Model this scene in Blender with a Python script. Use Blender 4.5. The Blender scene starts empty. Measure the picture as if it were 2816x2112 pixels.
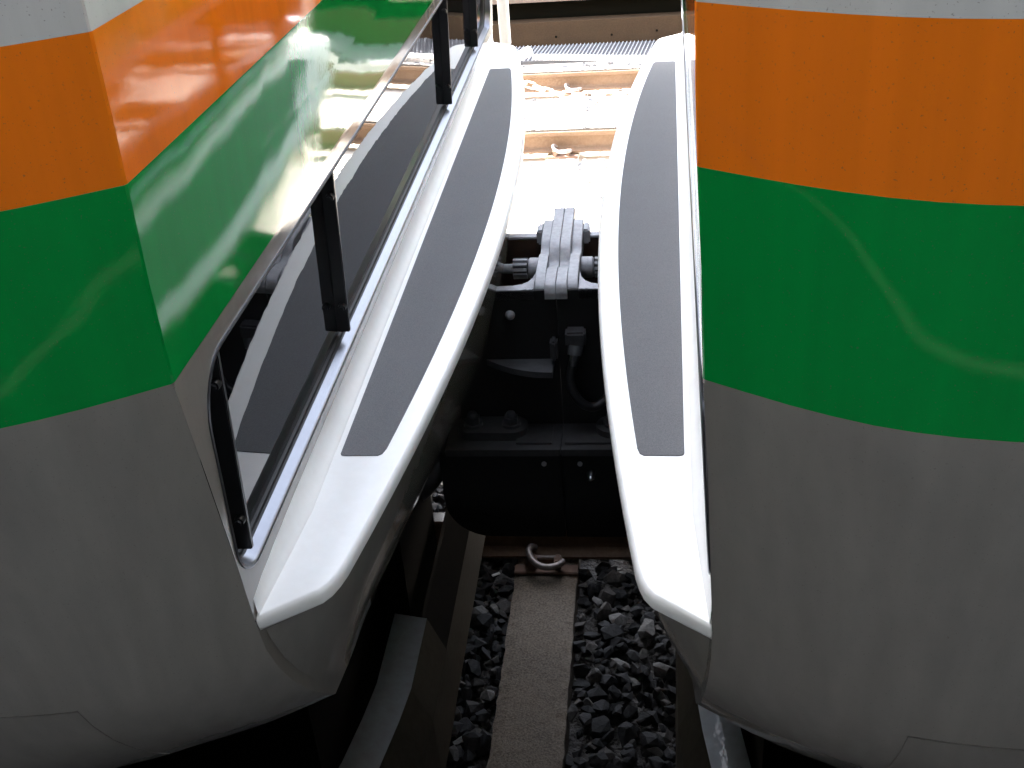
import bpy, bmesh, math, random
import numpy as np
from mathutils import Vector, Matrix
from mathutils.geometry import tessellate_polygon

random.seed(7); rng = np.random.default_rng(7)
scene = bpy.context.scene
COL = scene.collection
H = 2.67                                   # camera height above the rail heads

# ------------------------------------------------------------------ camera
cd = bpy.data.cameras.new('camera'); cam = bpy.data.objects.new('camera', cd); COL.objects.link(cam)
Rv = Vector((0.99255342, 0.09926293, -0.07060151)); Uv = Vector((0.01004237, 0.51094768, 0.85955315))
Fv = Vector((-0.12139544, 0.85386143, -0.50614603))
m = Matrix((Rv, Uv, -Fv)).transposed().to_4x4(); m.translation = Vector((0.24444565, -2.9274346, H))
cam.matrix_world = m
cd.sensor_width = 36; cd.lens = 3097.9 / 2816 * 36; cd.clip_start = 0.02; cd.clip_end = 2000
scene.camera = cam

# ------------------------------------------------------------------ light
SUN = Vector((-1.05, 0.48, 1.0)).normalized()
w = bpy.data.worlds.new('World'); scene.world = w; w.use_nodes = True
nt = w.node_tree; bg = nt.nodes['Background']; sky = nt.nodes.new('ShaderNodeTexSky')
sky.sky_type = 'NISHITA'; sky.sun_disc = False
sky.sun_elevation = math.asin(SUN.z); sky.sun_rotation = math.atan2(SUN.x, SUN.y)
sky.air_density = 1.0; sky.dust_density = 3.0; sky.ozone_density = 1.0
hs_ = nt.nodes.new('ShaderNodeHueSaturation'); hs_.inputs['Saturation'].default_value = .5; nt.links.new(sky.outputs[0], hs_.inputs['Color']); nt.links.new(hs_.outputs[0], bg.inputs[0]); bg.inputs[1].default_value = 0.15
sd = bpy.data.lights.new('sun', 'SUN'); sd.energy = 4.0; sd.angle = math.radians(0.5); sd.color = (1.0, 0.955, 0.89)
so = bpy.data.objects.new('sun', sd); COL.objects.link(so); so.rotation_euler = SUN.to_track_quat('Z', 'Y').to_euler()
so.location = (6, 3, 10)
scene.view_settings.view_transform = 'Standard'; scene.view_settings.look = 'None'
scene.view_settings.gamma = 1; scene.view_settings.use_curve_mapping = False
scene.view_settings.exposure = 3.85

# ------------------------------------------------------------------ helpers
def mesh_obj(name, bm, mat, parent=None, smooth=False, angle=None):
    me = bpy.data.meshes.new(name); bm.to_mesh(me); bm.free()
    if mat: me.materials.append(mat)
    if smooth:
        me.shade_smooth()
        if angle is not None: me.set_sharp_from_angle(angle=math.radians(angle))
    o = bpy.data.objects.new(name, me); COL.objects.link(o)
    if parent: o.parent = parent
    return o
def arr_obj(name, V, Fc, mat, parent=None, smooth=False):
    me = bpy.data.meshes.new(name); me.from_pydata([tuple(v) for v in V], [], Fc); me.update()
    if mat: me.materials.append(mat)
    if smooth: me.shade_smooth()
    o = bpy.data.objects.new(name, me); COL.objects.link(o)
    if parent: o.parent = parent
    return o
def tag(o, label=None, cat=None, group=None, kind=None):
    if label: o['label'] = label
    if cat: o['category'] = cat
    if group: o['group'] = group
    if kind: o['kind'] = kind
    return o
def empty(name, loc, label=None, cat=None, group=None):
    o = bpy.data.objects.new(name, None); COL.objects.link(o); o.location = loc; o.empty_display_size = .1
    return tag(o, label, cat, group)
def box(bm, c, s, rot=None):
    M = Matrix.Translation(c) @ (rot.to_4x4() if rot else Matrix()) @ Matrix.Diagonal((s[0], s[1], s[2], 1))
    return bmesh.ops.create_cube(bm, size=1, matrix=M)['verts']
def bevel(bm, w_, seg=2):
    bmesh.ops.bevel(bm, geom=bm.edges[:], offset=w_, segments=seg, affect='EDGES', clamp_overlap=True)
def cyl(bm, a, b, r, r2=None, seg=20, caps=True):
    a = Vector(a); b = Vector(b); d = b - a
    M = Matrix.Translation((a + b) / 2) @ d.to_track_quat('Z', 'Y').to_matrix().to_4x4()
    bmesh.ops.create_cone(bm, cap_ends=caps, segments=seg, radius1=r, radius2=r if r2 is None else r2, depth=d.length, matrix=M)
def tube(bm, pts, r, seg=10, closed=False):
    pts = [Vector(p) for p in pts]; n = len(pts); rings = []; up = None
    for i, p in enumerate(pts):
        if closed: d = pts[(i + 1) % n] - pts[i - 1]
        else: d = pts[min(i + 1, n - 1)] - pts[max(i - 1, 0)]
        d.normalize()
        if up is None: up = d.orthogonal().normalized()
        up = (up - d * up.dot(d)).normalized(); s = d.cross(up)
        rr = r[i] if hasattr(r, '__len__') else r
        rings.append([bm.verts.new(p + (up * math.cos(t) + s * math.sin(t)) * rr) for t in [2 * math.pi * k / seg for k in range(seg)]])
    for i in range(n if closed else n - 1):
        A, B = rings[i], rings[(i + 1) % n]
        for k in range(seg): bm.faces.new((A[k], A[(k + 1) % seg], B[(k + 1) % seg], B[k]))
    if not closed:
        bm.faces.new(rings[0][::-1]); bm.faces.new(rings[-1])
def smoothpath(pts, n=8):
    out = []; P = [Vector(p) for p in pts]; P = [P[0] * 2 - P[1]] + P + [P[-1] * 2 - P[-2]]
    for i in range(1, len(P) - 2):
        for k in range(n):
            t = k / n; a, b, c, d = P[i - 1:i + 3]
            out.append(.5 * ((2 * b) + (c - a) * t + (2 * a - 5 * b + 4 * c - d) * t * t + (3 * b - a - 3 * c + d) * t ** 3))
    out.append(P[-2]); return out
def prism(bm, poly, axis, a, b):
    """poly of 2D points extruded along axis ('x','y','z') from a to b"""
    def P(p, t): return {'x': (t, p[0], p[1]), 'y': (p[0], t, p[1]), 'z': (p[0], p[1], t)}[axis]
    A = [bm.verts.new(P(p, a)) for p in poly]; B = [bm.verts.new(P(p, b)) for p in poly]
    n = len(poly)
    for i in range(n): bm.faces.new((A[i], A[(i + 1) % n], B[(i + 1) % n], B[i]))
    bm.faces.new(A[::-1]); bm.faces.new(B)
    bmesh.ops.recalc_face_normals(bm, faces=bm.faces[:])

# ------------------------------------------------------------------ materials
def mat(name, col, rough=.5, metal=0, coat=0, coat_rough=.03, ior=1.5, noise=None, bumps=(), col2=None, spec=None, rnoise=0, streak=0):
    """noise=(scale, amount 0..1): blends col to col2; bumps=[(scale, strength, distance)...]"""
    M = bpy.data.materials.new(name); M.use_nodes = True; t = M.node_tree; b = t.nodes['Principled BSDF']; L = t.links.new
    b.inputs['Base Color'].default_value = (*col, 1); b.inputs['Roughness'].default_value = rough; b.inputs['Metallic'].default_value = metal
    b.inputs['Coat Weight'].default_value = coat; b.inputs['Coat Roughness'].default_value = coat_rough; b.inputs['IOR'].default_value = ior
    if spec is not None: b.inputs['Specular IOR Level'].default_value = spec
    tc = t.nodes.new('ShaderNodeTexCoord')
    if noise:
        layers = noise if isinstance(noise[0], tuple) else (noise,)
        prev = None
        for k, (sc, am) in enumerate(layers):
            n = t.nodes.new('ShaderNodeTexNoise'); n.inputs['Scale'].default_value = sc; n.inputs['Detail'].default_value = 6; n.inputs['Roughness'].default_value = .65
            L(tc.outputs['Object'], n.inputs['Vector'])
            mr = t.nodes.new('ShaderNodeMapRange'); mr.inputs[1].default_value = .35; mr.inputs[2].default_value = .68; mr.inputs[3].default_value = 0; mr.inputs[4].default_value = am
            L(n.outputs['Fac'], mr.inputs[0])
            mx = t.nodes.new('ShaderNodeMix'); mx.data_type = 'RGBA'; c2 = col2[k] if isinstance(col2[0], tuple) else col2
            mx.inputs[7].default_value = (*c2, 1); L(mr.outputs[0], mx.inputs[0])
            if prev is None: mx.inputs[6].default_value = (*col, 1)
            else: L(prev, mx.inputs[6])
            prev = mx.outputs[2]
            if rnoise and k == 0:
                m2 = t.nodes.new('ShaderNodeMapRange'); m2.inputs[1].default_value = .3; m2.inputs[2].default_value = .7
                m2.inputs[3].default_value = rough; m2.inputs[4].default_value = rough + rnoise; L(n.outputs['Fac'], m2.inputs[0]); L(m2.outputs[0], b.inputs['Roughness'])
        if streak:
            mp = t.nodes.new('ShaderNodeMapping'); mp.inputs['Scale'].default_value = (26, 26, .7); L(tc.outputs['Object'], mp.inputs[0])
            n = t.nodes.new('ShaderNodeTexNoise'); n.inputs['Scale'].default_value = 1; n.inputs['Detail'].default_value = 4; L(mp.outputs[0], n.inputs['Vector'])
            mr = t.nodes.new('ShaderNodeMapRange'); mr.inputs[1].default_value = .3; mr.inputs[2].default_value = .7; mr.inputs[3].default_value = 1 - streak; mr.inputs[4].default_value = 1 + streak
            L(n.outputs['Fac'], mr.inputs[0]); mx = t.nodes.new('ShaderNodeMix'); mx.data_type = 'RGBA'; mx.blend_type = 'MULTIPLY'; mx.inputs[0].default_value = 1
            L(prev, mx.inputs[6]); L(mr.outputs[0], mx.inputs[7]); prev = mx.outputs[2]
            n = t.nodes.new('ShaderNodeTexNoise'); n.inputs['Scale'].default_value = 420; n.inputs['Detail'].default_value = 1; L(tc.outputs['Object'], n.inputs['Vector'])
            mr = t.nodes.new('ShaderNodeMapRange'); mr.inputs[1].default_value = .70; mr.inputs[2].default_value = .76; mr.inputs[3].default_value = 0; mr.inputs[4].default_value = .5; L(n.outputs['Fac'], mr.inputs[0])
            mx = t.nodes.new('ShaderNodeMix'); mx.data_type = 'RGBA'; L(mr.outputs[0], mx.inputs[0]); L(prev, mx.inputs[6]); mx.inputs[7].default_value = (.12, .10, .08, 1); prev = mx.outputs[2]
        L(prev, b.inputs['Base Color'])
    pb = None
    if bumps:
        mo = t.nodes.new('ShaderNodeMapping'); mo.inputs['Location'].default_value = (13.37, 7.713, 5.291); L(tc.outputs['Object'], mo.inputs[0])
    for sc, st, di in bumps:
        n = t.nodes.new('ShaderNodeTexNoise'); n.inputs['Scale'].default_value = sc; n.inputs['Detail'].default_value = 3
        L(mo.outputs[0], n.inputs['Vector'])
        bp = t.nodes.new('ShaderNodeBump'); bp.inputs['Strength'].default_value = st; bp.inputs['Distance'].default_value = di
        L(n.outputs['Fac'], bp.inputs['Height'])
        if pb: L(pb.outputs[0], bp.inputs['Normal'])
        pb = bp
    if pb:
        L(pb.outputs[0], b.inputs['Normal'])
        if coat: L(pb.outputs[0], b.inputs['Coat Normal'])
    return M
PB = [(2.2, .35, .006), (160, .10, .0004)]
M_body = mat('body_paint', (.56, .56, .55), .045, ior=1.45, noise=(1.7, .25), col2=(.50, .50, .49), bumps=PB, streak=.07)
M_lower = mat('lower_grey_paint', (.245, .230, .210), .06, ior=1.45, noise=((1.7, .5), (35, .25)), col2=((.205, .192, .176), (.262, .242, .218)), bumps=PB, streak=.07, rnoise=.10)
M_orange = mat('orange_film', (.84, .19, .009), .040, ior=1.45, noise=(2.5, .3), col2=(.76, .165, .008), bumps=PB, streak=.07)
M_green = mat('green_film', (.001, .26, .045), .040, ior=1.45, noise=(2.5, .3), col2=(.001, .23, .04), bumps=PB, streak=.07)
M_screen = mat('windscreen_glass', (.01, .011, .012), .03, ior=1.5)
M_step = mat('step_white_paint', (.90, .90, .885), .45, coat=.3, coat_rough=.2, noise=((14, .35), (60, .25)), col2=((.78, .77, .74), (.80, .79, .76)), bumps=[(300, .1, .0004)])
M_strip = mat('anti_slip_grit', (.105, .108, .114), .85, noise=((9, .6), (2.5, .4), (420, .75)), col2=((.088, .09, .095), (.12, .122, .126), (.19, .192, .20)), bumps=[(700, .7, .0012)])
M_glass = mat('black_glass', (.006, .006, .007), .012, ior=2.1, bumps=[(5, .2, .0012)])
M_frame = mat('recess_frame_metal', (.13, .135, .15), .28, metal=.85, noise=(20, .4), col2=(.09, .09, .10), bumps=[(90, .1, .0005)])
M_blackplastic = mat('black_satin', (.010, .010, .011), .33, bumps=[(120, .1, .0004)])
M_gasket = mat('rubber_gasket', (.015, .015, .016), .6)
M_iron = mat('coupler_cast_iron', (.34, .345, .37), .48, metal=.15, noise=((12, .7), (70, .5)), col2=((.46, .46, .48), (.18, .18, .20)), bumps=[(60, .35, .003), (300, .2, .0006)], rnoise=.2)
M_blackiron = mat('coupler_black_iron', (.010, .010, .011), .6, spec=.25, noise=((7, .5), (60, .4)), col2=((.017, .016, .015), (.006, .006, .006)), bumps=[(40, .3, .002)], rnoise=.2)
M_under = mat('underframe_black', (.006, .006, .006), .9, spec=.04, noise=(6, .6), col2=(.010, .009, .008))
M_shelf = mat('shelf_iron_lit', (.030, .030, .033), .55, noise=((9, .7), (60, .5)), col2=((.045, .043, .04), (.018, .018, .018)), bumps=[(50, .3, .002)])  # light on the level tops put into a paler iron colour
M_rustiron = mat('rusty_black_iron', (.05, .022, .012), .7, noise=(20, .8), col2=(.02, .015, .013), bumps=[(60, .4, .002)])
M_steel = mat('bright_steel', (.55, .56, .58), .28, metal=1, noise=(40, .5), col2=(.3, .31, .33), bumps=[(200, .1, .0003)])
M_skirt = mat('skirt_grey_paint', (.13, .165, .19), .45, coat=.2, noise=((4, .6), (30, .4)), col2=((.085, .09, .09), (.06, .055, .05)), bumps=[(30, .12, .002)])
M_skirtdark = mat('skirt_shaded_facet', (.009, .009, .0095), .9, spec=.05, noise=((4, .6), (40, .5)), col2=((.006, .006, .006), (.014, .013, .011)), bumps=[(40, .2, .002)])  # upper facets darkened in colour to offset the light they catch
M_skirtdirty = mat('skirt_dirty_paint', (.030, .026, .018), .8, spec=.15, noise=((4, .6), (40, .5)), col2=((.026, .023, .017), (.05, .045, .034)), bumps=[(40, .2, .002)])
M_rail = mat('rusty_rail_side', (.165, .098, .056), .75, noise=((5, .8), (60, .7)), col2=((.11, .062, .035), (.21, .14, .09)), bumps=[(80, .5, .002)])
M_railtop = mat('rail_head_steel', (.5, .47, .43), .25, metal=1, noise=(30, .5), col2=(.35, .3, .26))
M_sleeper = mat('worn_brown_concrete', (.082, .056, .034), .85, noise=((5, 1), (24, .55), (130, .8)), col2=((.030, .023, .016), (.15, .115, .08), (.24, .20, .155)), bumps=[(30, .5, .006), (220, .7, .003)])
M_clip = mat('clip_steel', (.28, .25, .24), .45, metal=.5, noise=(60, .7), col2=(.15, .10, .07), bumps=[(150, .3, .001)])
M_plate = mat('rusty_plate', (.20, .12, .085), .7, noise=(40, .7), col2=(.12, .075, .05), bumps=[(100, .4, .002)])
M_ground = mat('gravel_bed', (.10, .092, .085), .95, noise=(60, .8), col2=(.05, .046, .043), bumps=[(45, 1, .03)])
M_wall = mat('brown_stained_concrete', (.052, .030, .015), .9, spec=.15, noise=((5, .8), (70, .6)), col2=((.034, .02, .011), (.072, .047, .027)), bumps=[(25, .4, .006), (150, .4, .002)])
M_dark = mat('recess_shade', (.004, .0035, .002), .95, spec=.05)  # near-black colour carries the shade inside the recess
M_ledge = mat('platform_edge_stone', (.17, .13, .10), .85, noise=(60, .7), col2=(.12, .08, .06), bumps=[(80, .5, .004)])
M_conc = mat('platform_asphalt', (.036, .034, .032), .9, spec=.2, noise=((1.5, .6), (50, .4)), col2=((.03, .028, .026), (.055, .05, .047)), bumps=[(60, .3, .003)])
M_canopy = mat('canopy_sheet', (.40, .39, .37), .7, noise=(2, .5), col2=(.33, .32, .30))
M_hose = mat('white_conduit', (.75, .74, .71), .5)
M_grate = mat('galvanised_grating', (.14, .14, .145), .5, metal=.3, noise=(30, .5), col2=(.08, .08, .09))
M_gratebar = mat('grating_bar', (.55, .55, .56), .5)
M_chain = mat('pale_chain', (.78, .66, .50), .5)
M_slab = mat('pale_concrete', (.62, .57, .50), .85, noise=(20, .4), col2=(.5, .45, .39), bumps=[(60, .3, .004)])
M_seam = mat('seam_shadow_rubber', (.06, .055, .05), .7)
M_rubber = mat('hose_rubber', (.012, .012, .013), .5, bumps=[(50, .2, .002)])

# ballast stones: colour varies from stone to stone
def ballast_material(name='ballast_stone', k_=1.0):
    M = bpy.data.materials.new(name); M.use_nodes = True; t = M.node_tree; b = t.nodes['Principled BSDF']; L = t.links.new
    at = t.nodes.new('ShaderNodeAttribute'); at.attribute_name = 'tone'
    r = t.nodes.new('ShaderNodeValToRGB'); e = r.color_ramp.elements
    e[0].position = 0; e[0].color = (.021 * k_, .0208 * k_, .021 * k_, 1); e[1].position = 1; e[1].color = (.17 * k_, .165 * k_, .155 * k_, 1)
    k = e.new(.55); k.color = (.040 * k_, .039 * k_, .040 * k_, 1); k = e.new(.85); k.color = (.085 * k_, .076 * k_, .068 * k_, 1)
    L(at.outputs['Fac'], r.inputs[0])
    tc = t.nodes.new('ShaderNodeTexCoord'); n = t.nodes.new('ShaderNodeTexNoise'); n.inputs['Scale'].default_value = 90; n.inputs['Detail'].default_value = 5
    L(tc.outputs['Object'], n.inputs['Vector'])
    mx = t.nodes.new('ShaderNodeMix'); mx.data_type = 'RGBA'; mx.blend_type = 'MULTIPLY'; mx.inputs[0].default_value = .7
    c = t.nodes.new('ShaderNodeMapRange'); c.inputs[1].default_value = .3; c.inputs[2].default_value = .7; c.inputs[3].default_value = .45; c.inputs[4].default_value = 1.3
    L(n.outputs['Fac'], c.inputs[0]); L(r.outputs[0], mx.inputs[6]); L(c.outputs[0], mx.inputs[7]); L(mx.outputs[2], b.inputs['Base Color'])
    bp = t.nodes.new('ShaderNodeBump'); bp.inputs['Strength'].default_value = .6; bp.inputs['Distance'].default_value = .003
    L(n.outputs['Fac'], bp.inputs['Height']); L(bp.outputs[0], b.inputs['Normal']); b.inputs['Roughness'].default_value = .8; b.inputs['Specular IOR Level'].default_value = .3
    return M
M_ballast = ballast_material()
M_ballast2 = ballast_material('sun_lightened_ballast', 10.0)  # same stone with the sun's glare put into a much lighter colour

# ------------------------------------------------------------------ ground, platforms
bm = bmesh.new(); bmesh.ops.create_grid(bm, x_segments=8, y_segments=8, size=150, matrix=Matrix.Translation((0, 0, -.26)))
tag(mesh_obj('ground', bm, M_ground), kind='structure')

PLAT_Y = -2.03
bm = bmesh.new(); box(bm, (0, PLAT_Y - 4.5, .51), (120, 9, 1.58)); tag(mesh_obj('platform', bm, M_conc), kind='structure')
bm = bmesh.new()
box(bm, (0, -6.6, 4.75), (120, 10.1, .12))
for x in range(-60, 61, 5):
    box(bm, (x, -6.6, 4.6), (.15, 10.0, .2))
canopy = mesh_obj('shading_canopy', bm, M_canopy)  # out of view; its edge is set to shade the train sides
tag(canopy, 'unseen grey sheet canopy added over the near platform to shade the train sides', 'canopy')
for x in range(-30, 31, 10):
    bm = bmesh.new(); box(bm, (x + 4, -7.0, 2.85), (.25, .25, 3.5)); mesh_obj('post', bm, M_canopy, canopy)
bm = bmesh.new(); box(bm, (0, -9.2, 2.28), (120, .2, 2.44)); tag(mesh_obj('light_block_wall', bm, M_canopy), 'plain grey wall added unseen behind the camera to limit light on the train sides', 'wall')  # unseen wall, its height set to limit light from behind the platform

# far platform: base wall, dark undercut, overhanging edge
WY = 8.62
fp = empty('far_platform', (0, WY, -.26), 'brown stained concrete platform wall with a dark undercut beyond the sunlit track', 'platform wall')
def wbox(name, y0, y1, z0, z1, m_, bw=.004):
    b_ = bmesh.new(); box(b_, (0, (y0 + y1) / 2 - WY, (z0 + z1) / 2 + .26), (110, y1 - y0, z1 - z0)); 
    return mesh_obj(name, b_, m_, fp)
wbox('base_wall', WY, WY + .6, -.30, .045, M_wall)
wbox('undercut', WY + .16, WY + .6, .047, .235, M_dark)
wbox('edge_slab', WY + .02, WY + 6, .237, 1.12, M_ledge)
wbox('back_wall', WY + 3.2, WY + 3.5, 1.12, 4.4, M_wall)  # unseen wall added so the glossy nose reflects something dark
wbox('roof', WY + 1.4, WY + 8, 4.4, 4.55, M_canopy)  # unseen roof added to shade the platform top and dim its reflection
# plain weep holes in the base wall
for x, z in ((-1.17, -.11), (-.66, -.105), (-.10, -.11), (.35, -.09)):
    bm = bmesh.new(); cyl(bm, (x, -.002, z + .26), (x, .01, z + .26), .012, seg=12); mesh_obj('weep_hole', bm, M_dark, fp)

# ------------------------------------------------------------------ track pieces
def rail_profile(y, zt):
    h = .153
    p = [(-.034, -.004), (-.030, 0), (.030, 0), (.034, -.004), (.034, -.030), (.010, -.040), (.008, -.050), (.008, -.115), (.016, -.128), (.062, -.141), (.062, -h), (-.062, -h), (-.062, -.141), (-.016, -.128), (-.008, -.115), (-.008, -.050), (-.010, -.040), (-.034, -.030)]
    return [(y + a, zt + b) for a, b in p]
def make_rail(y, label, zt=0.0, group=None):
    r = empty('rail', (0, y, zt - .153), label, 'rail', group)
    bm = bmesh.new(); prism(bm, rail_profile(0, .153), 'x', -60, 60); mesh_obj('rail_body', bm, M_rail, r)
    bm = bmesh.new(); box(bm, (0, 0, .1542), (120, .056, .0016)); mesh_obj('running_surface', bm, M_railtop, r)
    return r
G1 = 'rails of the track under the trains'; G2 = 'rails of the sunlit track beyond'
FR = .555
make_rail(FR, 'rusty rail under the coupling, with a bent spring clip beside it')
make_rail(FR - 1.33, 'rusty rail nearer the platform, under the train noses')
R1, R2 = 5.30, 6.91
make_rail(R1, 'sunlit rail nearest behind the coupling, brown web below a bleached head')
make_rail(R2, 'farther sunlit rail just before the grating and platform wall')

def sleeper_bm(L_, w_=.24, h=.16):
    bm = bmesh.new(); bmesh.ops.create_grid(bm, x_segments=6, y_segments=60, size=.5, matrix=Matrix.Diagonal((w_, L_, 1, 1)))
    top = bm.verts[:]
    for v in top:
        e = max(abs(v.co.x) / (w_ / 2), 0)
        v.co.z = random.uniform(-.0012, .0012) - (.006 + random.uniform(0, .004) if e > .98 else 0)
        if e > .98: v.co.x += random.uniform(-.003, .003)
    r = bmesh.ops.extrude_edge_only(bm, edges=[e for e in bm.edges if e.is_boundary])
    for v in r['geom']:
        if isinstance(v, bmesh.types.BMVert): v.co.z = -h; v.co.x *= 1.08
    bmesh.ops.recalc_face_normals(bm, faces=bm.faces[:])
    return bm
def clip_parts(parent, y, side, x=0, zb=0.0):
    """side=-1: clip on the camera side of the rail; zb = sleeper top height in parent's frame"""
    bm = bmesh.new()
    box(bm, (x, y + side * .115, zb + .008), (.245, .05, .016)); bevel(bm, .003)
    mesh_obj('tie_plate', bm, M_plate, parent)
    bm = bmesh.new()
    box(bm, (x - .052, y + side * .10, zb + .030), (.035, .055, .055)); box(bm, (x + .045, y + side * .10, zb + .030), (.028, .055, .055)); box(bm, (x, y + side * .075, zb + .028), (.12, .03, .03)); bevel(bm, .006)
    mesh_obj('shoulder', bm, M_plate, parent)
    bm = bmesh.new()
    pts = [(x - .045, y + side * .045, zb + .062), (x - .060, y + side * .06, zb + .078), (x - .066, y + side * .09, zb + .080), (x - .052, y + side * .125, zb + .068), (x - .02, y + side * .150, zb + .058), (x + .02, y + side * .155, zb + .056), (x + .055, y + side * .138, zb + .056), (x + .068, y + side * .118, zb + .056)]
    tube(bm, smoothpath(pts, 6), .013, 12); mesh_obj('spring_clip', bm, M_clip, parent, smooth=True, angle=50)
    bm = bmesh.new(); cyl(bm, (x - .055, y + side * .085, zb + .045), (x + .055, y + side * .085, zb + .045), .009, seg=12); mesh_obj('clip_leg', bm, M_clip, parent, smooth=True, angle=50)

ZS = -.172
SX = -.16
for k in range(-1, 2):
    x = SX + .66 * k
    lab = ('brown worn concrete sleeper in view between the two noses' if k == 0 else 'brown concrete sleeper hidden under the %s train' % ('left' if k < 0 else 'right'))
    s = empty('sleeper', (x, .02, ZS), lab, 'sleeper', 'sleepers under the trains')
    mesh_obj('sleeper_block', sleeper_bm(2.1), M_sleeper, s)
    if abs(k) <= 1:
        clip_parts(s, FR - .02, -1)
        clip_parts(s, FR - .02, 1)
for k in range(-1, 2):
    x = -.39 + .62 * k
    lab = ('pale sunlit sleeper with spring clips, seen between the steps' if k == 0 else 'pale sunlit sleeper to the %s of the one between the steps' % ('left' if k < 0 else 'right'))
    s = empty('sleeper', (x, (R1 + R2) / 2, ZS), lab, 'sleeper', 'sleepers of the sunlit track')
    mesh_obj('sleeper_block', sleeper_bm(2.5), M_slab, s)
    if abs(k) <= 1:
        for ry in (R1, R2):
            clip_parts(s, ry - (R1 + R2) / 2, -1)

# ------------------------------------------------------------------ ballast
VAR = []
for k in range(48):
    b_ = bmesh.new(); n = int(rng.integers(10, 24))
    for _ in range(n):
        d = rng.normal(size=3); d /= np.linalg.norm(d); b_.verts.new(d * rng.uniform(.78, 1.15) * np.array([1, 1, 1]))
    r = bmesh.ops.convex_hull(b_, input=b_.verts[:]); bmesh.ops.delete(b_, geom=[v for v in b_.verts if not v.link_faces], context='VERTS')
    b_.verts.index_update(); b_.normal_update()
    VAR.append((np.array([v.co[:] for v in b_.verts]), np.array([[v.index for v in f.verts] for f in b_.faces]))); b_.free()
def ballast(name, regions, label, m_=None):
    Vs, Fs, T = [], [], []; off = 0
    for (x0, x1, y0, y1, sp, r0, r1, zf, skip) in regions:
        for layer in range(2):
            nx = int((x1 - x0) / sp); ny = int((y1 - y0) / sp)
            for i in range(nx):
                for j in range(ny):
                    x = x0 + (i + rng.uniform(-.1, 1.1)) * sp; y = y0 + (j + rng.uniform(-.1, 1.1)) * sp
                    if skip(x, y): continue
                    r = r0 * .75 + (r1 - r0 * .75) * rng.random() ** 1.3
                    v0, IF = VAR[rng.integers(len(VAR))]; v = v0 * (r * np.array([1, rng.uniform(.5, 1), rng.uniform(.4, .9)]))
                    a, b_, c = rng.uniform(-math.pi, math.pi), rng.uniform(-.5, .5), rng.uniform(-.5, .5)
                    ca, sa, cb, sb, cc, sc = math.cos(a), math.sin(a), math.cos(b_), math.sin(b_), math.cos(c), math.sin(c)
                    R = np.array([[ca, -sa, 0], [sa, ca, 0], [0, 0, 1]]) @ np.array([[cb, 0, sb], [0, 1, 0], [-sb, 0, cb]]) @ np.array([[1, 0, 0], [0, cc, -sc], [0, sc, cc]])
                    v = v @ R.T + np.array([x, y, zf(x, y) + (-.028 if layer == 0 else 0.0) + rng.uniform(-.012, .012)])
                    Vs.append(v); Fs.append(IF + off); off += len(v)
                    u_ = rng.random(); T.append(np.full(len(IF), u_ ** 1.5 if rng.random() > .07 else .85 + .15 * u_))
    V = np.concatenate(Vs); Fc = np.concatenate(Fs); me = bpy.data.meshes.new(name)
    me.vertices.add(len(V)); me.vertices.foreach_set('co', V.ravel()); me.loops.add(len(Fc) * 3); me.loops.foreach_set('vertex_index', Fc.ravel().astype(np.int32))
    me.polygons.add(len(Fc)); me.polygons.foreach_set('loop_start', np.arange(0, len(Fc) * 3, 3, dtype=np.int32))
    me.update(calc_edges=True); me.validate(); me.shade_flat()
    at = me.attributes.new('tone', 'FLOAT', 'FACE'); at.data.foreach_set('value', np.concatenate(T).astype(np.float32))
    me.materials.append(m_ or M_ballast); o = bpy.data.objects.new(name, me); COL.objects.link(o)
    return tag(o, label, 'ballast', kind='stuff')
def near_skip(x, y):
    for k in range(-3, 4):
        if abs(x - (SX + .66 * k)) < .130 and -1.05 < y < 1.09: return True
    return abs(y - FR) < .05
def near_z(x, y):
    z = -.203
    if y > 1.2: z -= min((y - 1.2) * .15, .06)
    return z
def far_skip(x, y):
    for k in range(-3, 4):
        if abs(x - (-.39 + .62 * k)) < .13 and abs(y - (R1 + R2) / 2) < 1.25: return True
    return abs(y - R1) < .08 or abs(y - R2) < .08
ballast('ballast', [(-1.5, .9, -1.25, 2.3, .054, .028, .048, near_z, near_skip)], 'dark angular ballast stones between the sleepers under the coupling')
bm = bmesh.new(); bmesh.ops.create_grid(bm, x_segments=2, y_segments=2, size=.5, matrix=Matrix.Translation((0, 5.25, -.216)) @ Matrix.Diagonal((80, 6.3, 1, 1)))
tag(mesh_obj('pale_gap_sheet', bm, M_slab), kind='structure')  # pale sheet under the far stones, lightening the shade in their gaps
ballast('ballast', [(-2.3, 1.2, 2.3, 7.95, .062, .028, .040, lambda x, y: -.222, far_skip)], 'ballast around the track beyond, sun glare put into its pale colour', M_ballast2)

# ------------------------------------------------------------------ TRAIN ENDS
cz = [-1.125, -.976, -.84, -.655, -.515, -.40, -.322, -.22, 0, .20, .40, 1.10, 1.22, 1.30, 1.33]
cu = [.360, .3535, .3475, .3375, .334, .328, .3255, .3235, .32, .325, .40, .74, .86, 1.05, 1.35]
vz = [-1.125, -.976, -.813, -.655, -.51, -.40, -.22, .95, 1.10, 1.22, 1.30, 1.33]
vv = [1.712, 1.742, 1.780, 1.820, 1.826, 1.83, 1.83, 1.83, 1.80, 1.70, 1.45, 1.0]
def UC(z): return float(np.interp(z, cz, cu))
def VC(z): return float(np.interp(z, vz, vv))
SIDE = [(0, 0), (.0015, .0015), (.045, .029), (.09, .056), (.13, .077), (.17, .095), (.21, .108), (.25, .117), (.30, .124), (.36, .129), (.44, .131), (.55, .132), (.7, .132), (1.0, .132), (2.0, .132), (6.0, .132), (9.0, .132)]
NS = len(SIDE)
def uo(v):                                     # step outer edge
    return .122 + .0505 * v * v
BZ = 1.0
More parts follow.
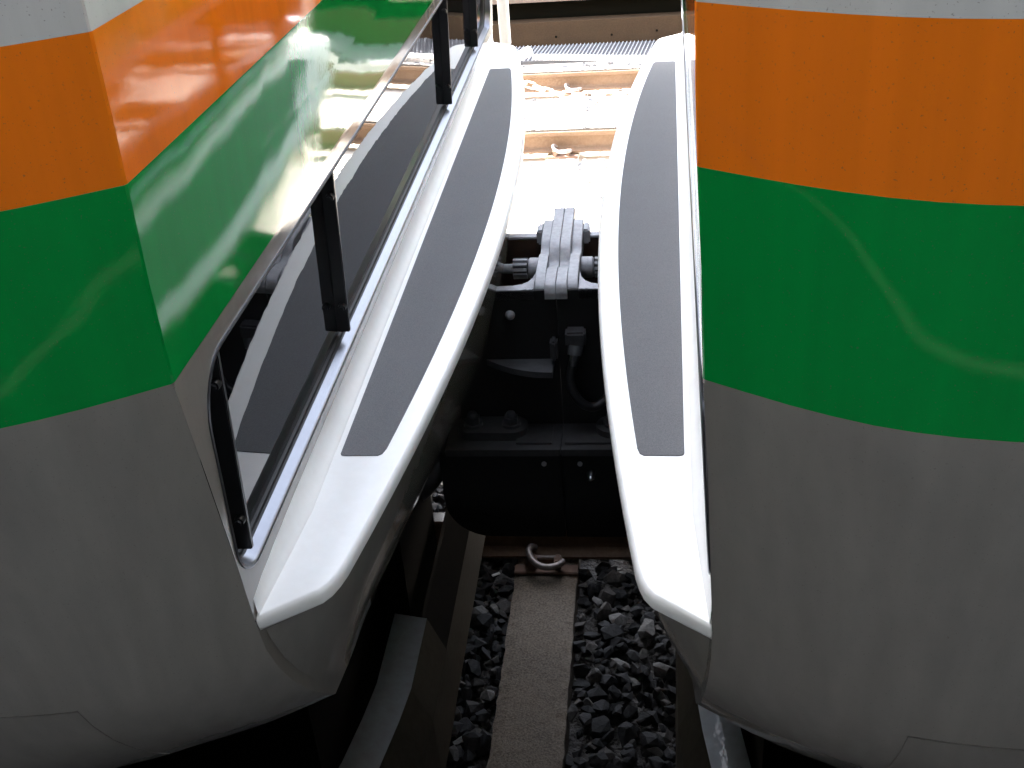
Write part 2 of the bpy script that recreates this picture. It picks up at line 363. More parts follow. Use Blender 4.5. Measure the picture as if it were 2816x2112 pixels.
def build_train(s, rot, label):
    root = empty('train_car', (0, 0, 0), label, 'train', 'two coupled trains'); root.rotation_euler = (0, 0, rot)
    P = lambda u, v, z: (s * u, v, z + H)
    flip = s > 0
    # ---- upper body: smooth grid strips.  side(sign, z0, z1) and face(z0,z1)
    def zrows(z0, z1):
        n = max(2, int((z1 - z0) / .04) + 1); r = list(np.linspace(z0, z1, n)); r += [q for q in cz if z0 < q < z1]
        return sorted(set(round(float(q), 5) for q in r))
    def surf(bm, rows, cols, fn, fl=False):
        g = [[bm.verts.new(fn(r, c)) for c in cols] for r in rows]
        for i in range(len(rows) - 1):
            for j in range(len(cols) - 1):
                f = (g[i][j], g[i][j + 1], g[i + 1][j + 1], g[i + 1][j]); bm.faces.new(f[::-1] if fl else f)
        return g
    def side_pt(sg, z, k, off=0.0):
        du, dv = SIDE[k]
        a = SIDE[max(k - 1, 0)]; b_ = SIDE[min(k + 1, NS - 1)]; tx, ty = b_[0] - a[0], b_[1] - a[1]; l = math.hypot(tx, ty)
        u = UC(z) + du - off * ty / l * 1.0; v = VC(z) + dv + off * tx / l
        return P(u, sg * v, z)
    def face_pt(z, v, off=0.0): return P(UC(z) - off, v, z)
    def band(name, z0, z1, m_, off, front=True, into=None):
        rows = zrows(z0, z1)
        bm = into or bmesh.new()
        for sg in (-1, 1):
            surf(bm, rows, list(range(1, NS)), lambda z, k: side_pt(sg, z, k, off), (sg > 0) ^ flip)
        # front from corner to corner incl. the small rounded corner
        if front:
            cols = list(np.linspace(-1, 1, 41))
            def fp(z, t):
                vc = VC(z); v = t * (vc - .0015)
                return P(UC(z) - off, v, z)
            surf(bm, rows, cols, fp, not flip)
            for sg in (-1, 1):                 # corner strip
                surf(bm, rows, [0, 1], lambda z, c: (P(UC(z) - off, sg * (VC(z) - .0015), z) if c == 0 else side_pt(sg, z, 1, off)), (sg > 0) ^ flip)
        if into: return
        bmesh.ops.remove_doubles(bm, verts=bm.verts[:], dist=.0004)
        return mesh_obj(name, bm, m_, root, smooth=True, angle=25)
    ZH = -.655                                 # flat band carrying the recess ends here
    BB = bmesh.new(); band('body', ZH, 1.33, M_body, 0.0, into=BB)
    # sides below ZH down to the step, joined into the same part family
    for sg in (-1, 1):
        surf(BB, zrows(-1.125, ZH), list(range(0, NS)), lambda z, k: side_pt(sg, z, k), (sg > 0) ^ flip)
    band('windscreen', .03, 1.05, M_screen, .0015, front=True)
    # film stripes, a hair proud of the paint
    band('orange_stripe', -.396, -.236, M_orange, .0012)
    band('green_stripe', -.648, -.3962, M_green, .0012)
    # ---- flat band with the recess opening
    zt, zb, va, vb = -.682, -1.040, -1.735, 1.640
    def rr(zt, zb, va, vb, r, n=9):
        out = []
        for cx, cy, a0 in ((va + r * .9, zt - r, 90), (va + r, zb + r * .9, 180), (vb - r, zb + r, 270), (vb - r, zt - r, 0)):
            for k in range(n):
                a = math.radians(a0 + 90 * k / (n - 1)); out.append((cx + r * math.cos(a), cy + r * math.sin(a)))
        return out
    hole = rr(zt, zb, va, vb, .085)
    def UF(z): return .360 + (z + 1.125) * (UC(ZH) - .360) / (ZH + 1.125)
    outer = []
    for z in zrows(-1.125, ZH): outer.append((-VC(z), z))
    for z in zrows(-1.125, ZH)[::-1]: outer.append((VC(z), z))
    tris = tessellate_polygon([[Vector((a, b_, 0)) for a, b_ in outer], [Vector((a, b_, 0)) for a, b_ in hole]])
    allp = outer + hole
    bm = bmesh.new(); vs = [bm.verts.new(P(UF(z) , v, z)) for v, z in allp]
    for t in tris:
        try: bm.faces.new([vs[i] for i in t])
        except ValueError: pass
    bmesh.ops.recalc_face_normals(bm, faces=bm.faces[:])
    mesh_obj('front_panel', bm, M_lower, root)
    # bright bead round the opening, wall, glass
    D = .027
    def ring(bm, off, dep):
        cz_, cv_ = (zt + zb) / 2, (va + vb) / 2
        out = []
        n = len(hole)
        for i, (a, b_) in enumerate(hole):
            p0 = hole[i - 1]; p1 = hole[(i + 1) % n]; tx, ty = p1[0] - p0[0], p1[1] - p0[1]; l = math.hypot(tx, ty) or 1
            nx, ny = ty / l, -tx / l
            if nx * (cv_ - a) + ny * (cz_ - b_) < 0: nx, ny = -nx, -ny
            out.append(bm.verts.new(P(UF(b_ + ny * off) + dep, a + nx * off, b_ + ny * off)))
        return out
    def rings(bm, specs):
        rs = [ring(bm, *q) for q in specs]
        for A, B in zip(rs, rs[1:]):
            for i in range(len(A)): bm.faces.new((A[i], A[(i + 1) % len(A)], B[(i + 1) % len(A)], B[i]))
        bmesh.ops.recalc_face_normals(bm, faces=bm.faces[:])
        return rs
    bm = bmesh.new(); rings(bm, [(-.001, .0005), (-.001, -.002), (.002, -.003), (.0045, -.001), (.006, .004), (.012, .017)])
    fr = mesh_obj('recess_frame', bm, M_frame, root, smooth=True, angle=40)
    bm = bmesh.new(); rings(bm, [(.012, .017), (.013, .021), (.018, .022), (.020, D + .004)]); mesh_obj('gasket', bm, M_gasket, fr, smooth=True, angle=40)
    bm = bmesh.new(); bm.faces.new(ring(bm, .016, D)); mesh_obj('glass_pane', bm, M_glass, root)
    bm = bmesh.new(); bm.faces.new(ring(bm, .010, D + .012)); mesh_obj('backing', bm, M_blackplastic, fr)
    for v in (-1.665, -.985, .53, 1.24):
        b_ = bmesh.new(); zm = (zt + zb) / 2
        for (zz0, zz1) in ((zb + .018, zt - .004),):
            # upright fin
            q = [P(UF(zz0) + .002, v, zz0), P(UF(zz0) + D + .001, v, zz0), P(UF(zz1) + D + .001, v, zz1), P(UF(zz1) + .002, v, zz1)]
            A = [b_.verts.new((a[0], a[1] - .005, a[2])) for a in q]; B = [b_.verts.new((a[0], a[1] + .005, a[2])) for a in q]
            for i in range(4): b_.faces.new((A[i], A[(i + 1) % 4], B[(i + 1) % 4], B[i]))
            b_.faces.new(A[::-1]); b_.faces.new(B); bmesh.ops.recalc_face_normals(b_, faces=b_.faces[:]); bevel(b_, .0015)
        post = mesh_obj('post', b_, M_blackplastic, root)
        for zz in (zb + .075, zt - .055):
            b_ = bmesh.new(); c = P(UF(zz) + .011, v - .005, zz)
            cyl(b_, (c[0], c[1] + .002, c[2]), (c[0], c[1] - .010, c[2]), .0085, .0075, seg=16); cyl(b_, (c[0], c[1] - .010, c[2]), (c[0], c[1] - .014, c[2]), .005, seg=6)
            mesh_obj('bolt', b_, M_blackplastic, post, smooth=True, angle=40)
    # ---- step
    vs_ = list(np.linspace(-1.585, 1.585, 61)); out = [(uo(v), v) for v in vs_]
    cr = [(.2550, 1.610), (.2625, 1.630), (.2740, 1.647), (.2890, 1.658), (.3590, 1.7120)]
    out = [(a, -b_) for a, b_ in cr[::-1]] + out + cr
    zoff = [(.016, -1.150), (.003, -1.148), (0, -1.144), (0, -1.132), (.0018, -1.1255), (.0050, -1.1213), (.0085, -1.120)]
    bm = bmesh.new(); loops = []
    n = len(out)
    for d_, z in zoff:
        lp = []
        for i, (a, b_) in enumerate(out):
            p0 = out[max(i - 1, 0)]; p1 = out[min(i + 1, n - 1)]; tx, ty = p1[0] - p0[0], p1[1] - p0[1]; l = math.hypot(tx, ty)
            nx, ny = ty / l, -tx / l
            if i in (0, n - 1):
                lp.append(bm.verts.new(P(.3590, math.copysign(float(np.interp(z, [-1.16, -1.15, -1.125], [1.699, 1.703, 1.711])) - (d_ if z > -1.14 else 0), b_), z))); continue
            lp.append(bm.verts.new(P(min(a + nx * d_, .3595), b_ + ny * d_, z)))
        loops.append(lp)
    for A, B in zip(loops, loops[1:]):
        for i in range(n - 1): bm.faces.new((A[i], A[i + 1], B[i + 1], B[i]))
    top = loops[-1]; inner = [bm.verts.new((s * .3595, v.co.y, -1.120 + H)) for v in top]
    for i in range(n - 1):
        try: bm.faces.new((top[i], top[i + 1], inner[i + 1], inner[i]))
        except ValueError: pass
    bot = loops[0]; ib = [bm.verts.new((s * .3595, v.co.y, -1.150 + H)) for v in bot]
    for i in range(n - 1): bm.faces.new((ib[i], ib[i + 1], bot[i + 1], bot[i]))
    bmesh.ops.remove_doubles(bm, verts=bm.verts[:], dist=.0002)
    bmesh.ops.recalc_face_normals(bm, faces=bm.faces[:])
    step = mesh_obj('step', bm, M_step, root, smooth=True, angle=35)
    # cove bead between the step and the front
    prof = [(.3578, -1.072), (.3560, -1.090), (.3515, -1.103), (.3445, -1.1125), (.3400, -1.1150), (.3370, -1.1195), (.3365, -1.1235)]
    bm = bmesh.new()
    surf(bm, list(range(len(prof))), list(np.linspace(-1.703, 1.703, 41)), lambda i, v: P(.3585 - (.3585 - prof[i][0]) * float(np.interp(abs(v), [1.45, 1.703], [1, .12])), v, prof[i][1]))
    for f in bm.faces: f.smooth = True
    bmesh.ops.recalc_face_normals(bm, faces=bm.faces[:])
    mesh_obj('cove_trim', bm, M_step, step, smooth=True, angle=60)
    # anti slip strip
    pl = []
    for v in np.linspace(-1.262, 1.262, 41): pl.append((.1712 + (.2468 - .1712) * (v / 1.285) ** 2, v))
    pl += [(.2490, 1.279), (.2560, 1.2845), (.318, 1.2845), (.3245, 1.282), (.3266, 1.276), (.3266, -1.276), (.3245, -1.282), (.318, -1.2845), (.2560, -1.2845), (.2490, -1.279)]
    bm = bmesh.new()
    A = [bm.verts.new(P(a, b_, -1.1198)) for a, b_ in pl]; B = [bm.verts.new(P(a + (.0008 if a < .3 else -.0008), b_ * .9994, -1.1182)) for a, b_ in pl]
    for i in range(len(pl)): bm.faces.new((A[i], A[(i + 1) % len(pl)], B[(i + 1) % len(pl)], B[i]))
    bm.faces.new(B); bmesh.ops.recalc_face_normals(bm, faces=bm.faces[:])
    mesh_obj('anti_slip_strip', bm, M_strip, step)
    # ---- valance: the nose below the step
    TV = list(np.linspace(0, 1.55, 30)) + [1.58, 1.605, 1.64, 1.69]; TU = [uo(q) + .017 for q in np.linspace(0, 1.55, 30)] + [.272, .285, .313, .358]
    botv = [0, .166, .45, .68, .95, 1.184, 1.31, 1.40, 1.46]; botu = [.205, .208, .235, .262, .295, .322, .332, .337, .343]
    def front_u(v, t):                     # t 0 at the top, 1 at the bottom
        a = abs(v)                          # v here is the share of the half width
        at = a * 1.69; tu = float(np.interp(at, TV, TU)); bu = float(np.interp(a * 1.46, botv, botu))
        return tu * (1 - t) + bu * t
    def lower_plan(t):
        vmax = 1.69 * (1 - t) + 1.46 * t
        ws = list(np.linspace(-.90, .90, 45)); ws = [-1, -.985, -.97, -.95, -.93] + ws + [.93, .95, .97, .985, 1]
        pts = [(front_u(q, t), q * vmax) for q in ws]
        cu_, cv_ = (.360, 1.712) if t == 0 else (.360 * (1 - t) + .346 * t, 1.712 * (1 - t) + 1.490 * t)
        for sg in (1, -1):
            arc = [(cu_ + du, sg * (cv_ + dv * (1 + .1 * t) + .26 * t * (min(max(du, .2), .7) - .2))) for du, dv in SIDE]
            pts = pts + arc if sg > 0 else arc[::-1] + pts
        return pts
    rows = [0, .12, .3, .5, .7, .85, .95, 1.0]
    bm = BB; g = []
    for t in rows:
        tt = .40 * t + .60 * t * t
        z = -1.151 - .351 * t
        pl2 = lower_plan(tt); g.append([bm.verts.new(P(a, b_, -1.125 if (t == 0 and abs(b_) >= 1.7115) else z)) for a, b_ in pl2])
    # side panels reach up to the step level, the front starts under it
    for A, B in zip(g, g[1:]):
        for i in range(len(A) - 1): bm.faces.new((A[i], A[i + 1], B[i + 1], B[i]))
    last = g[-1]; inn = [bm.verts.new((v.co.x + s * .03 if abs(v.co.y) < 1.4 else v.co.x, v.co.y * .985, v.co.z + .004)) for v in last]
    for i in range(len(last) - 1): bm.faces.new((last[i], last[i + 1], inn[i + 1], inn[i]))
    bmesh.ops.remove_doubles(bm, verts=bm.verts[:], dist=.0006)
    bmesh.ops.recalc_face_normals(bm, faces=bm.faces[:])
    bo = mesh_obj('body', bm, M_body, root, smooth=True, angle=24); bo.data.materials.append(M_lower)
    for p_ in bo.data.polygons:
        if p_.center.z < H - .60: p_.material_index = 1
    bm = bmesh.new(); rv = [(1.345, 1.16), (1.36, .5), (1.365, 0), (1.36, -.5), (1.345, -1.16)]
    surf(bm, [1.0, 10.34], [0, 1, 2, 3, 4], lambda u, j: P(u, rv[j][1], rv[j][0] - .02)); surf(bm, [0, 1], [-1.1, 1.1], lambda i, v: P([1.3, 1.0][i] + .03, v, [1.2, 1.332][i]))
    mesh_obj('roof', bm, M_body, root)
    bm = bmesh.new(); box(bm, (s * 9.3, 0, 2.6), (.05, 3.8, 2.9)); mesh_obj('rear_wall', bm, M_body, root)
    # inspection hatch low on the side
    bm = bmesh.new()
    def vp(k0, t, off):
        cu_, cv_ = .360 * (1 - t) + .346 * t, 1.712 * (1 - t) + 1.490 * t
        dv = float(np.interp(k0, [q[0] for q in SIDE], [q[1] for q in SIDE]))
        return P(cu_ + k0, -(cv_ + dv * (1 + .1 * t) + .26 * t * (min(max(k0, .2), .7) - .2)) - off, -1.151 - .351 * (-.40 + math.sqrt(.16 + 2.4 * t)) / 1.2)
    uu = list(np.linspace(.258, .435, 10)); tt = list(np.linspace(.084, .97, 10))
    surf(bm, tt, uu, lambda t, k: vp(k, t, .002)); surf(bm, [0, 1], uu, lambda i, k: vp(k, tt[0], .002 * i - .001))
    surf(bm, tt, [0, 1], lambda t, i: vp(uu[0], t, .002 * i - .001)); surf(bm, tt, [0, 1], lambda t, i: vp(uu[-1], t, .002 * i - .001))
    bmesh.ops.recalc_face_normals(bm, faces=bm.faces[:]); mesh_obj('hatch', bm, M_lower, root, smooth=True, angle=30)
    # ---- obstacle skirt below
    def prof_s(v):
        sw = float(np.interp(-v if v < 0 else v, [0, .93, 1.04, 1.18, 1.35, 1.6], [0, 0, .012, .034, .085, .20]))
        return sw
    V = []; 
    bm = bmesh.new()
    cv = [-.674, -.45, -.2, 0, .2, .45, .674]
    surf(bm, [0, 1, 2, 3], cv, lambda i, v: P([.378, .374, .3225, .320][i], v, [.62, .60, .50, .27][i] - H))
    sc_ = mesh_obj('skirt_centre', bm, M_skirtdark, root); sc_.data.materials.append(M_skirtdirty)
    for p_ in sc_.data.polygons:
        if p_.center.z < .5: p_.material_index = 1
    for sg in (-1, 1):
        vs2 = [.675, .80, .93, 1.04, 1.18, 1.35, 1.6]
        bm = bmesh.new()
        surf(bm, [0, 1, 2], vs2, lambda i, v: P([.455, .452, .366][i] + prof_s(v), sg * v, [.50, .622, .605][i] - H))
        surf(bm, [0, 1], [0, 1, 2], lambda i, j: P([[.455, .452, .366], [.455, .40, .345]][i][j], sg * .675, [[.50, .622, .605], [.48, .5, .5]][i][j] - H))
        bmesh.ops.recalc_face_normals(bm, faces=bm.faces[:]); wing = mesh_obj('skirt_wing', bm, M_skirt, root)
        bm = bmesh.new(); surf(bm, [0, 1, 2], vs2, lambda i, v: P([.366, .3225, .318][i] + prof_s(v), sg * v, [.6045, .49, .27][i] - H)); mesh_obj('skirt_plate', bm, M_skirtdirty, wing)
        # stay bars behind the skirt
        bm = bmesh.new(); box(bm, (s * .56, sg * .62, .45), (.2, .05, .22)); box(bm, (s * .59, sg * .95, .42), (.05, .6, .05)); box(bm, (s * .60, sg * 1.22, .70), (.05, .05, .5)); bevel(bm, .006)
        mesh_obj('skirt_stay', bm, M_under, root)
    # ---- underframe: floor, and black boxes added to block light behind the valance
    bm = bmesh.new(); box(bm, (s * 4.6, 0, 1.30), (8.0, 3.0, .12)); box(bm, (s * 4.66, 0, .67), (8.0, 2.5, 1.12)); box(bm, (s * 1.45, -.98, .67), (1.92, .62, 1.06)); box(bm, (s * 1.40, -.46, .66), (1.98, .42, 1.04)); mesh_obj('underframe', bm, M_under, root)
    return root
LROOT = build_train(-1, math.radians(0.61790769), 'left train end, glossy nose showing its black recess above a white step')
RROOT = build_train(1, math.radians(-1.03889151), 'right train end, its nose turned edge-on behind a narrower white step')

# white trim post at the far corner of the left nose
bm = bmesh.new(); box(bm, (-.3235, 1.858, H - .62), (.044, .03, 1.10)); box(bm, (-.3105, 1.842, H - .62), (.006, .006, 1.08)); bevel(bm, .002)
mesh_obj('corner_trim', bm, M_step, LROOT)

# ------------------------------------------------------------------ COUPLER (one head per train, meeting at x = 0)
def build_coupler(s, root):
    X = lambda x: s * x
    c = None
    bm = bmesh.new()
    # open topped housing: front wall, back wall, floor
    box(bm, (X(.1455), -.231, 1.13), (.289, .022, .47)); box(bm, (X(.1455), -.10, 1.14), (.289, .24, .06)); bevel(bm, .001)
    head = mesh_obj('coupler_head', bm, M_blackiron, root)
    bm = bmesh.new(); box(bm, (X(.16), .118, 1.20), (.28, .026, .33)); bevel(bm, .004); mesh_obj('back_wall', bm, M_rustiron, head)
    bm = bmesh.new(); box(bm, (X(.16), .118, 1.3675), (.286, .032, .007)); bevel(bm, .002); mesh_obj('wall_cap', bm, M_iron, head)
    # lip on the front wall, sweeping up into the flange
    bm = bmesh.new()
    pl = [(.29, .008), (.22, .008), (.17, .008), (.12, .010), (.095, .016), (.078, .028), (.066, .048), (.060, .075)]
    for i in range(len(pl) - 1):
        (xa, wa), (xb, wb) = pl[i], pl[i + 1]
        q = [(X(xa), -.242, 1.368), (X(xb), -.242, 1.368 + (.002 if i > 3 else 0)), (X(xb), -.242 + wb + .012, 1.371 + (wb - .008) * .1), (X(xa), -.242 + wa + .012, 1.370 + (wa - .008) * .1)]
        A = [bm.verts.new(p) for p in q]; B = [bm.verts.new((p[0], p[1], p[2] - .03)) for p in q]
        for k in range(4): bm.faces.new((A[k], A[(k + 1) % 4], B[(k + 1) % 4], B[k]))
        bm.faces.new(A); bm.faces.new(B[::-1])
    bmesh.ops.remove_doubles(bm, verts=bm.verts[:], dist=.0005); bmesh.ops.recalc_face_normals(bm, faces=bm.faces[:])
    mesh_obj('front_lip', bm, M_iron, head, smooth=True, angle=40)
    # flange: outer band and inner ridge, each with an undulating top
    def plate(name, x0, x1, prof, m_):
        b_ = bmesh.new(); pts = [tuple(p)[1:] for p in smoothpath([(0, a, b) for a, b in prof], 4)]
        n = len(pts); rows = []
        xs = [x0, x0 + (x1 - x0) * .04, x0 + (x1 - x0) * .93, x1]; dz = [-.001, 0, 0, -.002]
        grid = [[b_.verts.new((X(x), y, z + d)) for (y, z) in pts] for x, d in zip(xs, dz)]
        for i in range(3):
            for j in range(n - 1): b_.faces.new((grid[i][j], grid[i][j + 1], grid[i + 1][j + 1], grid[i + 1][j]))
        lo = [[b_.verts.new((X(x), y, 1.343)) for (y, z) in pts] for x in (xs[0], xs[-1])]
        for gi, l in ((0, lo[0]), (3, lo[1])):
            for j in range(n - 1): b_.faces.new((grid[gi][j], grid[gi][j + 1], l[j + 1], l[j]))
        for j in (0, n - 1):
            b_.faces.new([grid[i][j] for i in range(4)] + [lo[1][j], lo[0][j]])
        bmesh.ops.recalc_face_normals(b_, faces=b_.faces[:])
        return mesh_obj(name, b_, m_, head, smooth=True, angle=35)
    up = .006 if s > 0 else 0
    plate('flange_ridge', .0006, .030, [(-.250, 1.348), (-.250, 1.364), (-.235, 1.382), (-.19, 1.388), (-.14, 1.384), (-.11, 1.372), (-.08, 1.372), (-.05, 1.398), (-.01, 1.412), (.08, 1.414), (.15, 1.416), (.212, 1.416), (.214, 1.355)], M_iron)
    plate('flange_band', .030, .058, [(-.236, 1.350), (-.228, 1.372), (-.19, 1.386), (-.12, 1.390), (-.06, 1.388), (-.035, 1.376), (0, 1.376), (.03, 1.392), (.10, 1.402), (.150, 1.404), (.153, 1.348)], M_iron)
    bm = bmesh.new(); box(bm, (X(.066), .115, 1.375), (.022, .06, .045)); bevel(bm, .005); mesh_obj('flange_lug', bm, M_iron, head)
    # spring drum and collar on a horizontal axle
    yc, zc_ = -.035, 1.335
    bm = bmesh.new(); cyl(bm, (X(.056), yc, zc_), (X(.088), yc, zc_), .030, seg=32); cyl(bm, (X(.088), yc, zc_), (X(.092), yc, zc_), .030, .026, seg=32)
    mesh_obj('collar', bm, M_iron, head, smooth=True, angle=40)
    bm = bmesh.new(); cyl(bm, (X(.134), yc, zc_), (X(.30), yc, zc_), .014, seg=20)
    for k in range(11):
        a = 2 * math.pi * k / 11
        box(bm, (X(.115), yc + .0255 * math.cos(a), zc_ + .0255 * math.sin(a)), (.040, .009, .0075), Matrix.Rotation(a, 3, 'X'))
    mesh_obj('spring_ribs', bm, M_iron, head); bm = bmesh.new(); cyl(bm, (X(.096), yc, zc_), (X(.134), yc, zc_), .0235, seg=24)
    mesh_obj('spring_drum', bm, M_iron2, head, smooth=True, angle=35)
    bm = bmesh.new(); box(bm, (X(.15), -.12, 1.22), (.07, .05, .07)); box(bm, (X(.19), -.14, 1.25), (.05, .07, .03)); bevel(bm, .006); mesh_obj('release_lever', bm, M_blackiron, head)
    # small pin on the front wall, bolts on oval pad, shelf, lower electric box
    bm = bmesh.new(); box(bm, (X(.161), -.275, .935), (.320, .20, .022)); bevel(bm, .001); mesh_obj('shelf', bm, M_shelf, head)
    pts = []
    for k in range(24):
        a = 2 * math.pi * k / 24; pts.append((X(.195 + (.055 if math.cos(a) > 0 else -.055) + .045 * math.cos(a)), -.285 + .045 * math.sin(a)))
    bm = bmesh.new(); prism(bm, pts, 'z', .946, .972); mesh_obj('bolt_pad', bm, M_shelf, head)
    for xx in (.142, .25):
        bm = bmesh.new(); cyl(bm, (X(xx), -.285, .972), (X(xx), -.285, .980), .027, seg=24); cyl(bm, (X(xx), -.285, .980), (X(xx), -.285, 1.000), .021, seg=6); cyl(bm, (X(xx), -.285, 1.0), (X(xx), -.285, 1.012), .015, .012, seg=16)
        mesh_obj('bolt', bm, M_iron2, head, smooth=True, angle=30)
    # electric coupler box below with a rounded lower corner
    xo = .345 if s < 0 else .36; r = .13
    poly = [(X(.0015), .66 - .035), (X(.0015), .915), (X(.010), .925), (X(xo - .01), .925), (X(xo), .91)]
    for k in range(9):
        a = math.radians(90 * k / 8); poly.append((X(xo - r + r * math.cos(a)), .625 + r - r * math.sin(a)))
    bm = bmesh.new(); prism(bm, poly, 'y', -.352, .18); bevel(bm, .003, 1)
    eb = mesh_obj('electric_coupler', bm, M_blackiron, root)
    bm = bmesh.new(); box(bm, (X(.075), -.300, .9495), (.13 if s > 0 else .10, .10, .006)); bevel(bm, .0015); mesh_obj('cover_plate', bm, M_shelf, eb)
    bm = bmesh.new(); cyl(bm, (X(.05), -.352, .885), (X(.05), -.357, .885), .007, seg=12); mesh_obj('screw', bm, M_iron, eb)
    return head, eb
M_iron3 = mat('dull_grey_casting', (.085, .087, .092), .5, metal=.2, noise=(30, .6), col2=(.04, .04, .042), bumps=[(60, .3, .002)])
M_iron2 = mat('greasy_bolt_steel', (.07, .07, .075), .45, metal=.3, noise=(40, .5), col2=(.02, .02, .02))
hl, el = build_coupler(-1, LROOT); hr, er = build_coupler(1, RROOT)
for q in (hl, el): q.rotation_euler = (0, 0, -math.radians(0.61790769))
for q in (hr, er): q.rotation_euler = (0, 0, math.radians(1.03889151))
# left head extras: pin and crescent ledge
bm = bmesh.new(); bmesh.ops.create_uvsphere(bm, u_segments=20, v_segments=12, radius=.0135, matrix=Matrix.Translation((-.127, -.244, 1.295)))
mesh_obj('pin', bm, M_iron, hl, smooth=True)
bm = bmesh.new()
cres = [(-.015, -.24), (-.015, -.318)] + [(-.015 - .19 * t, -.318 + .078 * t ** 2.2) for t in np.linspace(.1, 1, 14)]
prism(bm, cres, 'z', 1.140, 1.158); mesh_obj('ledge', bm, M_iron3, hl)
bm = bmesh.new(); box(bm, (-.012, -.262, 1.20), (.02, .04, .06)); bevel(bm, .006); mesh_obj('latch', bm, M_iron2, hl)
# right head extras: stacked valve, bracket, hanging hose, chrome knob
bm = bmesh.new(); box(bm, (.048, -.262, 1.235), (.055, .045, .045)); bevel(bm, .006); vb_ = mesh_obj('valve_block', bm, M_iron2, hr)
bm = bmesh.new(); cyl(bm, (.048, -.275, 1.215), (.044, -.288, 1.192), .021, .019, seg=24); cyl(bm, (.044, -.288, 1.192), (.042, -.295, 1.178), .013, seg=6); cyl(bm, (.042, -.295, 1.178), (.040, -.300, 1.166), .009, .007, seg=14)
mesh_obj('valve', bm, M_iron3, hr, smooth=True, angle=35)
bm = bmesh.new(); tube(bm, smoothpath([(.052, -.27, 1.21), (.03, -.29, 1.12), (.05, -.30, 1.06), (.09, -.29, 1.03), (.13, -.27, 1.05), (.18, -.25, 1.10)], 6), .013, 12); mesh_obj('air_hose', bm, M_rubber, hr, smooth=True)
bm = bmesh.new(); cyl(bm, (.080, -.352, .852), (.080, -.372, .848), .013, .009, seg=20); cyl(bm, (.080, -.372, .848), (.080, -.380, .852), .005, seg=12)
bmesh.ops.create_uvsphere(bm, u_segments=16, v_segments=10, radius=.008, matrix=Matrix.Translation((.080, -.385, .858)))
mesh_obj('knob', bm, M_steel, er, smooth=True, angle=50)
# hoses hanging on the left of the lower box
bm = bmesh.new(); tube(bm, smoothpath([(-.30, -.15, .93), (-.335, -.25, .90), (-.37, -.31, .84), (-.43, -.33, .775), (-.50, -.32, .75), (-.62, -.28, .77), (-.75, -.2, .88)], 7), .034, 16)
mesh_obj('cable_hose', bm, M_rubber, LROOT, smooth=True)

# ------------------------------------------------------------------ sunlit track side clutter
gr = empty('drain_grating', (-.7, 8.25, -.20), 'grey ribbed grating lying at the foot of the platform wall', 'grating')
bm = bmesh.new(); box(bm, (0, .06, 0), (6, .58, .03)); mesh_obj('grating_bed', bm, M_grate, gr)
bm = bmesh.new()
for k in range(150):
    x = -2.9 + k * .0385
    box(bm, (x, .06, .022), (.004, .56, .014), Matrix.Rotation(-.12, 3, 'Z'))
b = mesh_obj('grating_bar', bm, M_gratebar, gr); b['kind'] = 'stuff'
bm = bmesh.new()
def conduit(bm, pts, r, n):
    P_ = smoothpath(pts, n); rr_ = [r * (1 if i % 2 else .86) for i in range(len(P_))]; tube(bm, P_, rr_, 12)
conduit(bm, [(-1.6, 7.75, -.14), (-1.2, 7.78, -.13), (-1.0, 7.85, -.10), (-.86, 7.95, -.06)], .05, 16)
tag(mesh_obj('corrugated_hose', bm, M_hose), 'thick white corrugated hose stub ending beside the grating', 'hose')
bm = bmesh.new(); conduit(bm, [(-.84, 7.93, -.12), (-.5, 7.90, -.13), (0, 7.86, -.15), (.5, 7.84, -.16), (1.5, 7.84, -.16)], .030, 40)
tag(mesh_obj('corrugated_hose', bm, M_hose), 'thin white corrugated hose running right along the grating', 'hose')

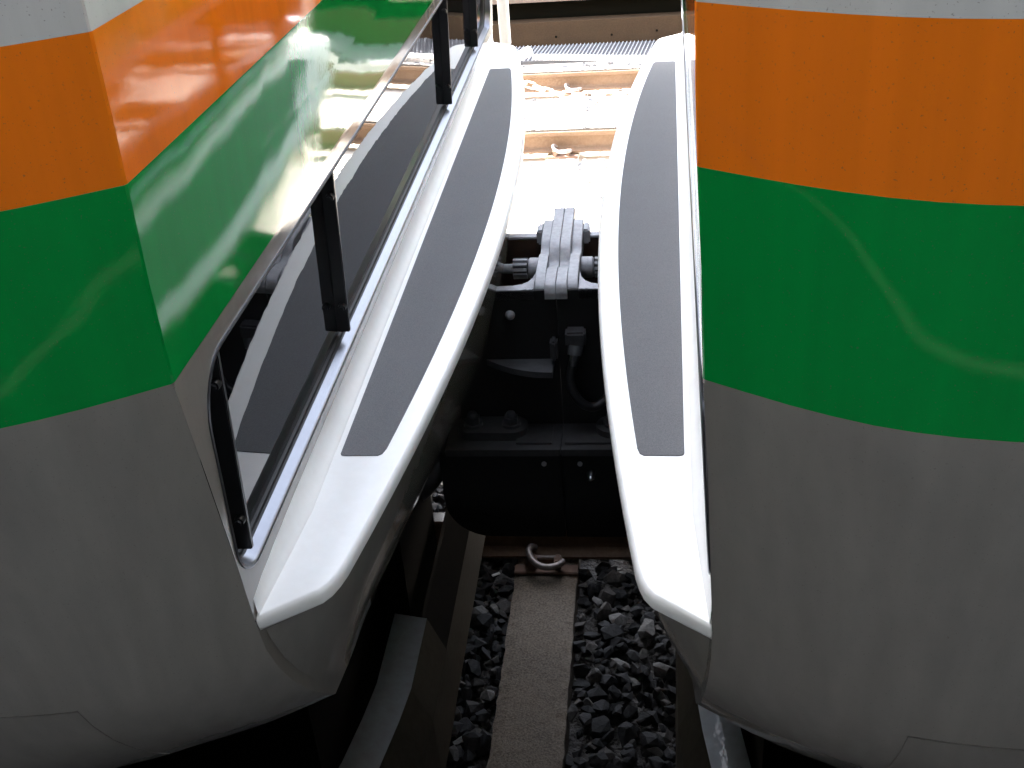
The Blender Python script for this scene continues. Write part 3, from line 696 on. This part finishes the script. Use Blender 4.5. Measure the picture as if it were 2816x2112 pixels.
def link_mesh():
    bm = bmesh.new(); pts = []
    for k in range(20):
        a = 2 * math.pi * k / 20; pts.append((.024 * math.cos(a) + (.028 if math.cos(a) > 0 else -.028), .024 * math.sin(a), 0))
    tube(bm, pts, .0085, 8, closed=True); me = bpy.data.meshes.new('link'); bm.to_mesh(me); bm.free(); me.materials.append(M_chain); me.shade_smooth(); return me
LK = link_mesh()
def chain(pts, label):
    P_ = smoothpath(pts, 30); r = empty('chain', pts[0], label, 'chain'); acc = 0; last = P_[0]; i = 0; base = Vector(pts[0])
    d_acc = 0
    for a, b_ in zip(P_, P_[1:]):
        d_acc += (b_ - a).length
        if d_acc >= .082:
            d_acc = 0
            o = bpy.data.objects.new('link', LK); COL.objects.link(o); o.parent = r; o.location = b_ - base
            q = (b_ - a).to_track_quat('X', 'Z'); o.rotation_mode = 'QUATERNION'
            from mathutils import Quaternion
            o.rotation_quaternion = q @ Quaternion((1, 0, 0), math.radians(75 if i % 2 else 10)); i += 1
chain([(-1.25, 6.72, .03), (-.95, 6.70, .02), (-.75, 6.66, -.03), (-.55, 6.60, -.09), (-.3, 6.58, -.11), (0, 6.6, -.13), (.3, 6.6, -.15)], 'pale chain draped over the farther sunlit rail')
chain([(-1.2, 4.86, -.08), (-.8, 4.84, -.12), (-.5, 4.80, -.14), (-.2, 4.78, -.155), (.1, 4.75, -.165), (.5, 4.7, -.17)], 'pale chain lying in front of the nearer sunlit rail')
# pale concrete trough covers in front of the sunlit track
tr = empty('cable_trough', (0, 3.55, -.20), 'pale sunlit concrete trough covers behind the coupling', 'trough')
for k in range(-6, 6):
    bm = bmesh.new(); box(bm, (k * .62 + .25, 0, .03), (.605, .95, .07)); bevel(bm, .008); mesh_obj('cover', bm, M_slab, tr)
# litter
bm = bmesh.new(); box(bm, (-.355, .42, -.172), (.034, .012, .006), Matrix.Rotation(.5, 3, 'Z')); bevel(bm, .002)
tag(mesh_obj('litter_scrap', bm, M_hose), 'tiny white scrap caught among the dark ballast beside the sleeper', 'litter')
